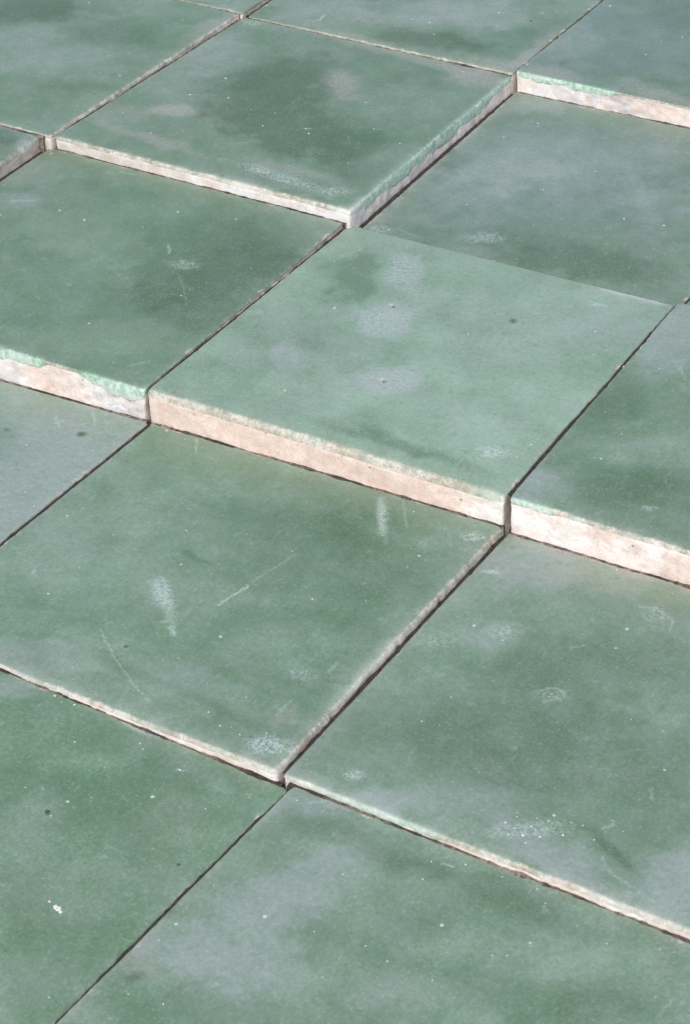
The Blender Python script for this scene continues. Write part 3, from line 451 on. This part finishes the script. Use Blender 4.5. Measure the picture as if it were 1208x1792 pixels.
    b0 = (len(deps) - 1) * L
    BF.append(np.stack([np.full(len(t0), ctr_b), b0 + (t0 + 2) % L, b0 + (t0 + 1) % L, b0 + t0], 1))
    BF = np.concatenate(BF)
    nb = len(deps); dd = np.repeat(deps, L); sa = np.tile(s_arc, nb)
    big = lambda dic, dflt: np.tile(sided(dic, dflt, lx, ly, Wl), nb)
    nz = fbm(sa / 4., dd / 2.2, seed + 101, 4)
    slip = big(sp['slip'], .25) + .5 * nz * (big(sp['slip'], .25) > .02)
    grey = big(sp['grey'], .35) + .25 * fbm(sa / 6., dd / 3., seed + 103, 3)
    lil = big(sp['lil'], 0.) * np.clip(.7 + nz, 0, 1)
    stain = big(sp['stain'], .15) * np.clip(.5 + fbm(sa / 2.5, dd / 1.2, seed + 107, 3), 0, 1)
    foot = sp.get('foot', None)
    attrs = {k: np.concatenate([np.clip(v, 0, 1), [0, 0]]) for k, v in dict(slip=slip, grey=grey, lilac=lil, stain=stain).items()}
    mb = mesh_from('clay_body', BVv, BF, CLAY, attrs, dict(loc=BLl))
    root = bpy.data.objects.new(root_name, None); col.objects.link(root); root.location = org * MM; root.empty_display_size = .01
    root.location.z = (org[2]) * MM
    for nm, m_ in (('glaze', me), ('clay_body', mb)):
        o = bpy.data.objects.new(nm, m_); col.objects.link(o); o.parent = root
    return root, C

SPEC = {
'0,0': dict(base=.76, film=.24, warm=.03, seed=11, chips=[(0, 60, 2, .15)],
    rim={0: [(0, 1.2), (.06, 1.4), (.88, 1.4), (.93, .5), (1, .3)], 1: [(0, .15), (1, .1)], 2: [(0, .0), (.72, .0), (.8, .8), (1, .7)], 3: [(0, .3), (1, .1)]},  # pale right end of the back rim is a painted highlight
    rad={0: [(0, 2.0), (.5, 2.3), (1, 2.1)], 1: [(0, .5), (1, .4)], 2: [(0, 1.), (1, .6)]},
    drip={0: [(0, .15), (.9, .2), (.95, .5), (1, .6)], 1: [(0, .3), (1, .3)]}, crust={0: [(0, 0), (.90, .0), (.95, .85), (1, .8)], 2: [(0, 0), (.75, 0), (.82, .9), (.96, .9), (1, .2)]},  # back-edge crust whitens that painted highlight line
    slip={0: [(0, .0), (.3, .0), (.85, .0), (.92, .6), (1, .9)], 1: [(0, .1), (1, .1)]}, grey={0: [(0, .12), (1, .05)], 1: [(0, .8), (1, .8)]}, stain={0: [(0, .03), (1, .05)]}),
'-1,0': dict(base=.44, film=.20, warm=.05, seed=22, rim={0: [(0, .2), (.58, .2), (.62, .9), (.75, .6), (.8, .15), (1, .15)], 1: [(0, .35), (1, .2)], 3: [(0, .2), (1, .3)]},
    drip={0: [(0, 2.6), (.58, 2.7), (.68, 2.0), (.71, .2), (.80, .2), (.84, 2.0), (.92, 3.6), (1, 4.0)]},
    slip={0: [(0, .9), (.6, .9), (.66, .25), (.78, .3), (.84, .9), (1, .75)]}, grey={0: [(0, .0), (1, .0)]}, lil={0: [(0, .5), (.58, .5), (.64, 0), (.82, .05), (.88, .8), (1, .9)]},
    stain={0: [(0, .6), (.58, .4), (.7, .1), (.85, .5), (1, .6)]}, rad={0: [(0, .9), (1, .8)]}),
'-2,0': dict(base=.32, film=.25, warm=.1, seed=33, rim={1: [(0, .7), (1, .6)], 2: [(0, .2), (1, .7)]}, drip={1: [(0, .15), (1, .15)]}, slip={1: [(0, .05), (1, .1)]}, grey={1: [(0, .8), (1, .7)]},
    rad={1: [(0, 1.3), (1, 1.4)]}),
'1,0': dict(base=.48, film=.25, warm=.05, seed=44, chips=[(0, 12, 5, .25), (0, 36, 4, .2)], rim={0: [(0, .2), (.12, .25), (.18, .9), (.5, .8), (1, .75)], 3: [(0, .1), (1, .2)]},
    drip={0: [(0, 1.4), (.10, 1.2), (.14, .2), (1, .25)]}, rad={0: [(0, 1.), (1, 1.4)], 3: [(0, .4), (1, .4)]}, crust={0: [(0, 0), (.2, .35), (1, .3)]},
    slip={0: [(0, .95), (.15, .9), (.24, .2), (.34, .7), (.45, .1), (.6, .95), (1, .7)]}, grey={0: [(0, 0), (1, 0)]}, stain={0: [(0, .02), (1, .12)]}),
'-1,-1': dict(base=.62, film=.62, warm=.04, seed=55, rim={2: [(0, .7), (.9, .6), (1, .7)], 1: [(0, .15), (1, .3)]}, rad={2: [(0, .8), (1, .8)]}),
'0,-1': dict(base=.54, film=.22, warm=.06, seed=66, chips=[(2, 6, 5, .35), (0, 30, 3, .2), (0, 52, 2, .2)], rim={0: [(0, .55), (.5, .8), (1, .75)], 1: [(0, 1.), (.4, .9), (1, .8)], 2: [(0, .7), (.1, .4), (1, .2)], 3: [(0, .35), (1, .3)]},
    rad={0: [(0, .7), (1, 1.2)], 1: [(0, 1.3), (1, 1.2)]}, drip={0: [(0, .15), (1, .2)], 1: [(0, .2), (1, .3)]}, crust={1: [(0, .2), (.28, .3), (.32, .9), (.4, .6), (.5, 1.), (.54, .1), (1, 0)], 0: [(0, .2), (.5, .3), (1, .5)]},
    slip={0: [(0, .3), (1, .4)], 1: [(0, .15), (1, .05)]}, grey={0: [(0, .5), (1, .3)], 1: [(0, .7), (1, .75)]}),
'1,-1': dict(base=.48, film=.36, warm=.06, seed=77, chips=[(0, 55, 3, .2), (0, 66, 4, .25), (2, 30, 6, .3)], rim={0: [(0, .7), (.06, .3), (.35, .25), (.45, .8), (1, .7)], 3: [(0, .25), (1, .25)], 2: [(0, .3), (.2, .6), (1, .7)]},
    drip={0: [(0, .2), (.05, .9), (.32, 1.1), (.40, .25), (1, .2)]}, crust={0: [(0, .6), (.1, .4), (.4, .2), (.7, .6), (1, .3)]}, rad={0: [(0, .8), (1, 1.3)]},
    slip={0: [(0, .3), (.5, .35), (.8, .5), (1, .2)]}, grey={0: [(0, .2), (1, .1)]}, stain={0: [(0, .3), (.4, .15), (.7, .2), (1, .3)]}),
'0,-2': dict(base=.56, film=.04, warm=.05, seed=88, rim={1: [(0, .0), (1, .1)], 2: [(0, .2), (1, .3)]}, rad={1: [(0, 2.4), (.7, 2.2), (1, .5)]}, crown=.8),
'1,-2': dict(base=.52, film=.24, warm=.05, seed=99, rim={3: [(0, .55), (.5, .5), (1, .3)], 2: [(0, .4), (1, .35)]}, crust={3: [(0, .25), (1, .2)]}, rad={3: [(0, .5), (1, .4)]}),
'-1,1': dict(base=.36, film=.22, warm=.14, seed=110, chips=[(0, 80, 4, .3)], rim={0: [(0, .85), (.5, .7), (1, .7)], 1: [(0, .2), (1, .3)], 2: [(0, .5), (.6, .6), (1, .5)], 3: [(0, .4), (1, .5)]},
    drip={0: [(0, .15), (1, .2)], 1: [(0, 1.2), (.1, 3.2), (.5, 4.0), (.85, 2.8), (1, 1.2)]}, crust={0: [(0, .1), (.4, .35), (.6, .7), (1, .9)], 1: [(0, .8), (.06, .5), (.12, .1), (.2, .3), (.26, 0), (1, 0)]},
    slip={0: [(0, .2), (.35, .35), (.6, .8), (1, .8)], 1: [(0, .9), (.08, .8), (.12, .4), (.18, .9), (.26, .8), (.3, .5), (1, .6)]}, lil={0: [(0, .2), (.55, .3), (.8, .5), (1, .4)]},
    grey={0: [(0, .75), (.5, .6), (1, .35)], 1: [(0, .1), (1, .1)]}, stain={1: [(0, .15), (1, .05)]}, rad={0: [(0, 1.1), (1, 1.4)], 1: [(0, .9), (1, .8)]}),
'0,1': dict(base=.28, film=.38, warm=.05, seed=121, rim={3: [(0, .3), (.6, .5), (1, .6)], 2: [(0, .45), (1, .4)], 0: [(0, .0), (.7, .0), (1, .0)]}, crust={3: [(0, .3), (.5, .25), (.8, .5), (1, .3)]}, rad={0: [(0, .8), (1, .8)]}),
'1,1': dict(base=.28, film=.2, seed=132),
'-2,1': dict(base=.42, film=.28, warm=.08, seed=143, rim={1: [(0, .9), (1, .85)], 0: [(0, .45), (1, .6)]}, rad={1: [(0, 1.1), (1, 1.)], 0: [(0, .8), (1, .8)]}, drip={1: [(0, .2), (1, .2)]}, grey={1: [(0, .7), (1, .7)]}),
'-1,2': dict(base=.38, film=.30, warm=.10, seed=154, rim={0: [(0, .3), (.3, .5), (1, .6)], 3: [(0, .6), (1, .6)], 1: [(0, .2), (1, .1)]}, rad={0: [(0, .7), (1, .7)]}),
'0,2': dict(base=.24, film=.30, warm=.05, seed=165, rim={0: [(0, .1), (.3, .2), (.36, .8), (1, .7)], 3: [(0, .4), (1, .15)]}, drip={0: [(0, 2.0), (.25, 2.2), (.33, 1.4), (.36, .2), (1, .2)]},
    slip={0: [(0, .9), (.3, .8), (.36, .3), (.5, .25), (.75, .6), (1, .85)]}, lil={0: [(0, .3), (.3, .9), (.42, .8), (.46, 0), (1, .1)]}, grey={0: [(0, 0), (1, .1)]}, stain={0: [(0, .05), (.36, .6), (.42, .4), (.5, .15), (1, .1)]}),
'-2,2': dict(base=.42, film=.3, seed=176),
}
LABELS = {
'0,0': 'pale green glazed square tile at the centre with chalky round spots and bare pink front',
'-1,0': 'deep green tile left of the pale central one, mint glaze down its front',
'-2,0': 'dark green tile cut off by the left picture edge, bare grey-pink side showing',
'1,0': 'green tile at the right picture edge with chipped white front, beyond the dark gap',
'-1,-1': 'bluish grey dusty tile corner at the left edge below the mint-dripped front edge',
'0,-1': 'green tile with chalky white smear and long thin scratch, below the pale central tile',
'1,-1': 'grey-green tile at lower right with a cluster of lime dots near its front',
'0,-2': 'smooth saturated green tile in the bottom left corner with one white flake on it',
'1,-2': 'green and grey clouded glazed tile along the bottom edge of the picture',
'-1,1': 'tile with big dark green patch and tan smudges, mint glaze down its right side',
'0,1': 'blue-grey glazed tile just behind the pale central tile, right of the mint side',
'1,1': 'sliver of dark green tile at the right picture edge behind the white-edged tile',
'-2,1': 'green tile in the top left corner with a thin tan rim along its right side',
'-1,2': 'bluish green tile at the top middle with a dark green stain by its front edge',
'0,2': 'dark blue-green tile in the top right corner with a pink and mint front edge',
'-2,2': 'tiny green sliver at the top picture edge, directly behind the tan-rimmed tile',
}
GROUP = 'green glazed tiles set out in a stepped grid'
order = ['0,0', '0,-1', '1,-1', '-1,0', '-1,1', '0,1', '1,0', '0,-2', '1,-2', '-1,-1', '-2,1', '-1,2', '0,2', '-2,0', '1,1', '-2,2']
HEIGHTS = {}
for key in order:
    mat = glaze_material(key, SCRATCHES.get(key, []), SPECKS.get(key, []))
    sp_ = dict(SPEC[key])
    if key in ('1,1', '-2,2', '-2,0'): sp_['N'] = 110
    root, C = build_tile('glazed_tile', TILES[key], sp_, SCRATCHES.get(key, []), SPECKS.get(key, []), BLOBS.get(key, []), mat)
    root['label'] = LABELS[key]; root['category'] = 'tile'; root['group'] = GROUP
    HEIGHTS[key] = C

# tiles that carry the grid on past the edges of the picture
rs = random.Random(5)
ring_mat = glaze_material('beyond', [], [])
protos = []
for q in range(3):
    cc = [(0, 0, 0), (99.3, 0, 0), (99.3, 99.3, 0), (0, 99.3, 0)]
    protos.append((dict(base=.38 + .1 * q, film=.3, seed=300 + 17 * q, N=44), cc))
built = []
for i in range(-3, 3):
    for j in range(-3, 4):
        if f'{i},{j}' in TILES: continue
        z = (-9 if j < 0 else 4.5) + rs.uniform(-1.0, 1.0)
        q = len(built)
        if q < 3:
            r, _ = build_tile('glazed_tile', protos[q][1], protos[q][0], [], [], [], ring_mat)
            kids = list(r.children)
        else:
            s_ = built[q % 3]
            r = s_[0].copy(); col.objects.link(r)
            for ch in s_[1]:
                c2 = ch.copy(); col.objects.link(c2); c2.parent = r
        if q < 3: built.append((r, kids))
        else: built.append((r, None))
        r.location = ((i * 100 + .4) * MM, (j * 100 + .4) * MM, z * MM)
        r['label'] = "green glazed tile carrying the stepped grid on beyond the picture's edge"; r['category'] = 'tile'; r['group'] = 'tiles beyond the edge of the picture'
        HEIGHTS[f'{i},{j}'] = np.array([[0, 0, z]] * 4, float)

# ------------------------------------------------------------------ bed of sand under the tiles
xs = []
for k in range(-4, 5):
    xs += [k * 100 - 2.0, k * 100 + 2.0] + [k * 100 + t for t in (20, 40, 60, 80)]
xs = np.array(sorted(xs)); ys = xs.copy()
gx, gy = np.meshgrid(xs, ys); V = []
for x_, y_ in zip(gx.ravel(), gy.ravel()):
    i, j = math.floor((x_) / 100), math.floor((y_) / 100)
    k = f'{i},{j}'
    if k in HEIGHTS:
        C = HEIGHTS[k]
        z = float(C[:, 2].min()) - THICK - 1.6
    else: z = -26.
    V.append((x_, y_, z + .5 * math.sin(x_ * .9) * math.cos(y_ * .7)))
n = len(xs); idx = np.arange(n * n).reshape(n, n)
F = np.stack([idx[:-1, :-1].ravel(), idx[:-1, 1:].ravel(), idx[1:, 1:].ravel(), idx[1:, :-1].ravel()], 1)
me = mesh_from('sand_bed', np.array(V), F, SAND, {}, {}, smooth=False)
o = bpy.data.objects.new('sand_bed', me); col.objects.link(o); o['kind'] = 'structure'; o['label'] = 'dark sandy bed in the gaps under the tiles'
# dark strips painting gap shade into the joints, brown dust in some, a little below the lower of the two rims
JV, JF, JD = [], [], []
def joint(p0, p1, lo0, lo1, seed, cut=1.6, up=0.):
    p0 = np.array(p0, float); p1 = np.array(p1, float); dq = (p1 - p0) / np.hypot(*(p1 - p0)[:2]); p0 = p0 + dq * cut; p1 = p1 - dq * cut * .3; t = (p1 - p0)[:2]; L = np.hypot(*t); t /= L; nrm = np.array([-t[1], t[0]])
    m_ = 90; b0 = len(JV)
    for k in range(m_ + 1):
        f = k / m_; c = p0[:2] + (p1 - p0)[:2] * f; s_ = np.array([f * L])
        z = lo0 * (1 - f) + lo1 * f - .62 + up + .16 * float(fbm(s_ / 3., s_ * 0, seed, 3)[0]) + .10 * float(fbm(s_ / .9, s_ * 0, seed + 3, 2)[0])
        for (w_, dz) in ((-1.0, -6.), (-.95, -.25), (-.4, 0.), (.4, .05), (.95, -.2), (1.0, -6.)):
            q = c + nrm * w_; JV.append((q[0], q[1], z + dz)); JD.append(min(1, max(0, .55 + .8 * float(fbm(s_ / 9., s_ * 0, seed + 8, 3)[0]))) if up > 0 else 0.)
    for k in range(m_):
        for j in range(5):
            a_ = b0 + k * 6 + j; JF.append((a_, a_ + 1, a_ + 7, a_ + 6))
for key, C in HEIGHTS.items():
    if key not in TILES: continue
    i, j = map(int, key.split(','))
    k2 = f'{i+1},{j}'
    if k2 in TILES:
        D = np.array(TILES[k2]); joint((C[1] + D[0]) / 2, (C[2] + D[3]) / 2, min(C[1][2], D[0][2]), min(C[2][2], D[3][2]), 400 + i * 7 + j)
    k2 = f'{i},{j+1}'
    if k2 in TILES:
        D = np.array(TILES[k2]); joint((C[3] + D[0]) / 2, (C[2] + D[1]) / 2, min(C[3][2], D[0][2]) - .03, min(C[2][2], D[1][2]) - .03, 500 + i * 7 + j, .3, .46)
me = mesh_from('joint_shade_dust', np.array(JV), np.array(JF), SHADE_DUST, dict(dusty=np.array(JD)), {}, smooth=True)
o = bpy.data.objects.new('joint_shade_dust', me); col.objects.link(o); o['kind'] = 'stuff'; o['label'] = 'dark strips painting shade into the narrow tile joints, brown dust in some'; o['category'] = 'joint fill'
# ------------------------------------------------------------------ lime crumbs lying on the glaze
def on_tile(key, x, y):
    C = np.array(TILES[key]); u, v = x / 100, y / 100
    return C[0] * (1 - u) * (1 - v) + C[1] * u * (1 - v) + C[2] * u * v + C[3] * (1 - u) * v
rs = random.Random(8)
CV, CF = [], []
def crumb(P, r, flat=.35):
    b0 = len(CV); m_ = rs.choice((6, 7, 8)); a0 = rs.uniform(0, 6)
    ring = [(math.cos(a0 + 6.283 * k / m_) * r * rs.uniform(.6, 1.25), math.sin(a0 + 6.283 * k / m_) * r * rs.uniform(.6, 1.25)) for k in range(m_)]
    for (dx, dy) in ring: CV.append((P[0] + dx, P[1] + dy, P[2] - .35))
    for (dx, dy) in ring: CV.append((P[0] + dx * .7, P[1] + dy * .7, P[2] + r * flat * rs.uniform(.5, 1.)))
    CV.append((P[0], P[1], P[2] + r * flat))
    for k in range(m_):
        k2 = (k + 1) % m_
        CF.append((b0 + k, b0 + k2, b0 + m_ + k2, b0 + m_ + k)); CF.append((b0 + m_ + k, b0 + m_ + k2, b0 + 2 * m_))
def surface_z(key, x, y):
    sp_ = SPEC[key]; X = np.array([x]); Y = np.array([y]); s_ = sp_['seed']
    u = DEF['bow'] * (fbm(X / 45., Y / 45., s_ + 50, 3) + .25 * fbm(X / 12., Y / 12., s_ + 60, 2))
    d_ = min(x, y, 100 - x, 100 - y)
    return float(u[0]) * (1 - math.exp(-d_ / 3.)) - .35 * math.exp(-d_ / 5.) * sp_.get('crown', .6)
for key, lst in SPECKS.items():
    for (x, y, r) in lst:
        if r < 0 or not (0 < x < 100 and 0 < y < 100): continue
        P = on_tile(key, x, y); P[2] += surface_z(key, x, y)
        crumb(P, r * rs.uniform(.45, .8))
for (x0, y0, r) in EXTRA:
    P = on_tile('0,-2', x0, y0); P[2] += surface_z('0,-2', x0, y0); crumb(P, r, .25)
lime_v, lime_f = CV, CF
me = bpy.data.meshes.new('lime_crumbs'); me.from_pydata([(a_ * MM, b_ * MM, c_ * MM) for a_, b_, c_ in CV], [], CF); me.materials.append(CRUMB)
o = bpy.data.objects.new('lime_crumbs', me); col.objects.link(o); o['kind'] = 'stuff'; o['label'] = 'scattered white lime crumbs and grit lying on the tiles'; o['category'] = 'crumbs'

CV, CF = [], []
for key, amount in (('1,-1', 120), ('-1,-1', 70), ('0,-1', 45), ('0,-2', 35), ('1,-2', 60), ('-1,0', 40), ('0,1', 20), ('-1,2', 14)):
    for _ in range(amount):
        x = rs.uniform(1.5, 98.5)
        if fbm(np.array([x / 9.]), np.array([0.]), 900 + len(key) * 3 + amount, 3)[0] < rs.uniform(-.5, .6): continue
        y = 99.3 - abs(rs.gauss(0, 1.1))
        P = on_tile(key, x, y); P[2] += surface_z(key, x, y)
        crumb(P, rs.uniform(.07, .24), .6)
me = bpy.data.meshes.new('clay_grit'); me.from_pydata([(a_ * MM, b_ * MM, c_ * MM) for a_, b_, c_ in CV], [], CF); me.materials.append(CLAYBIT)
o = bpy.data.objects.new('clay_grit', me); col.objects.link(o); o['kind'] = 'stuff'; o['label'] = 'fine brown grit gathered along the feet of the raised tile edges'; o['category'] = 'grit'
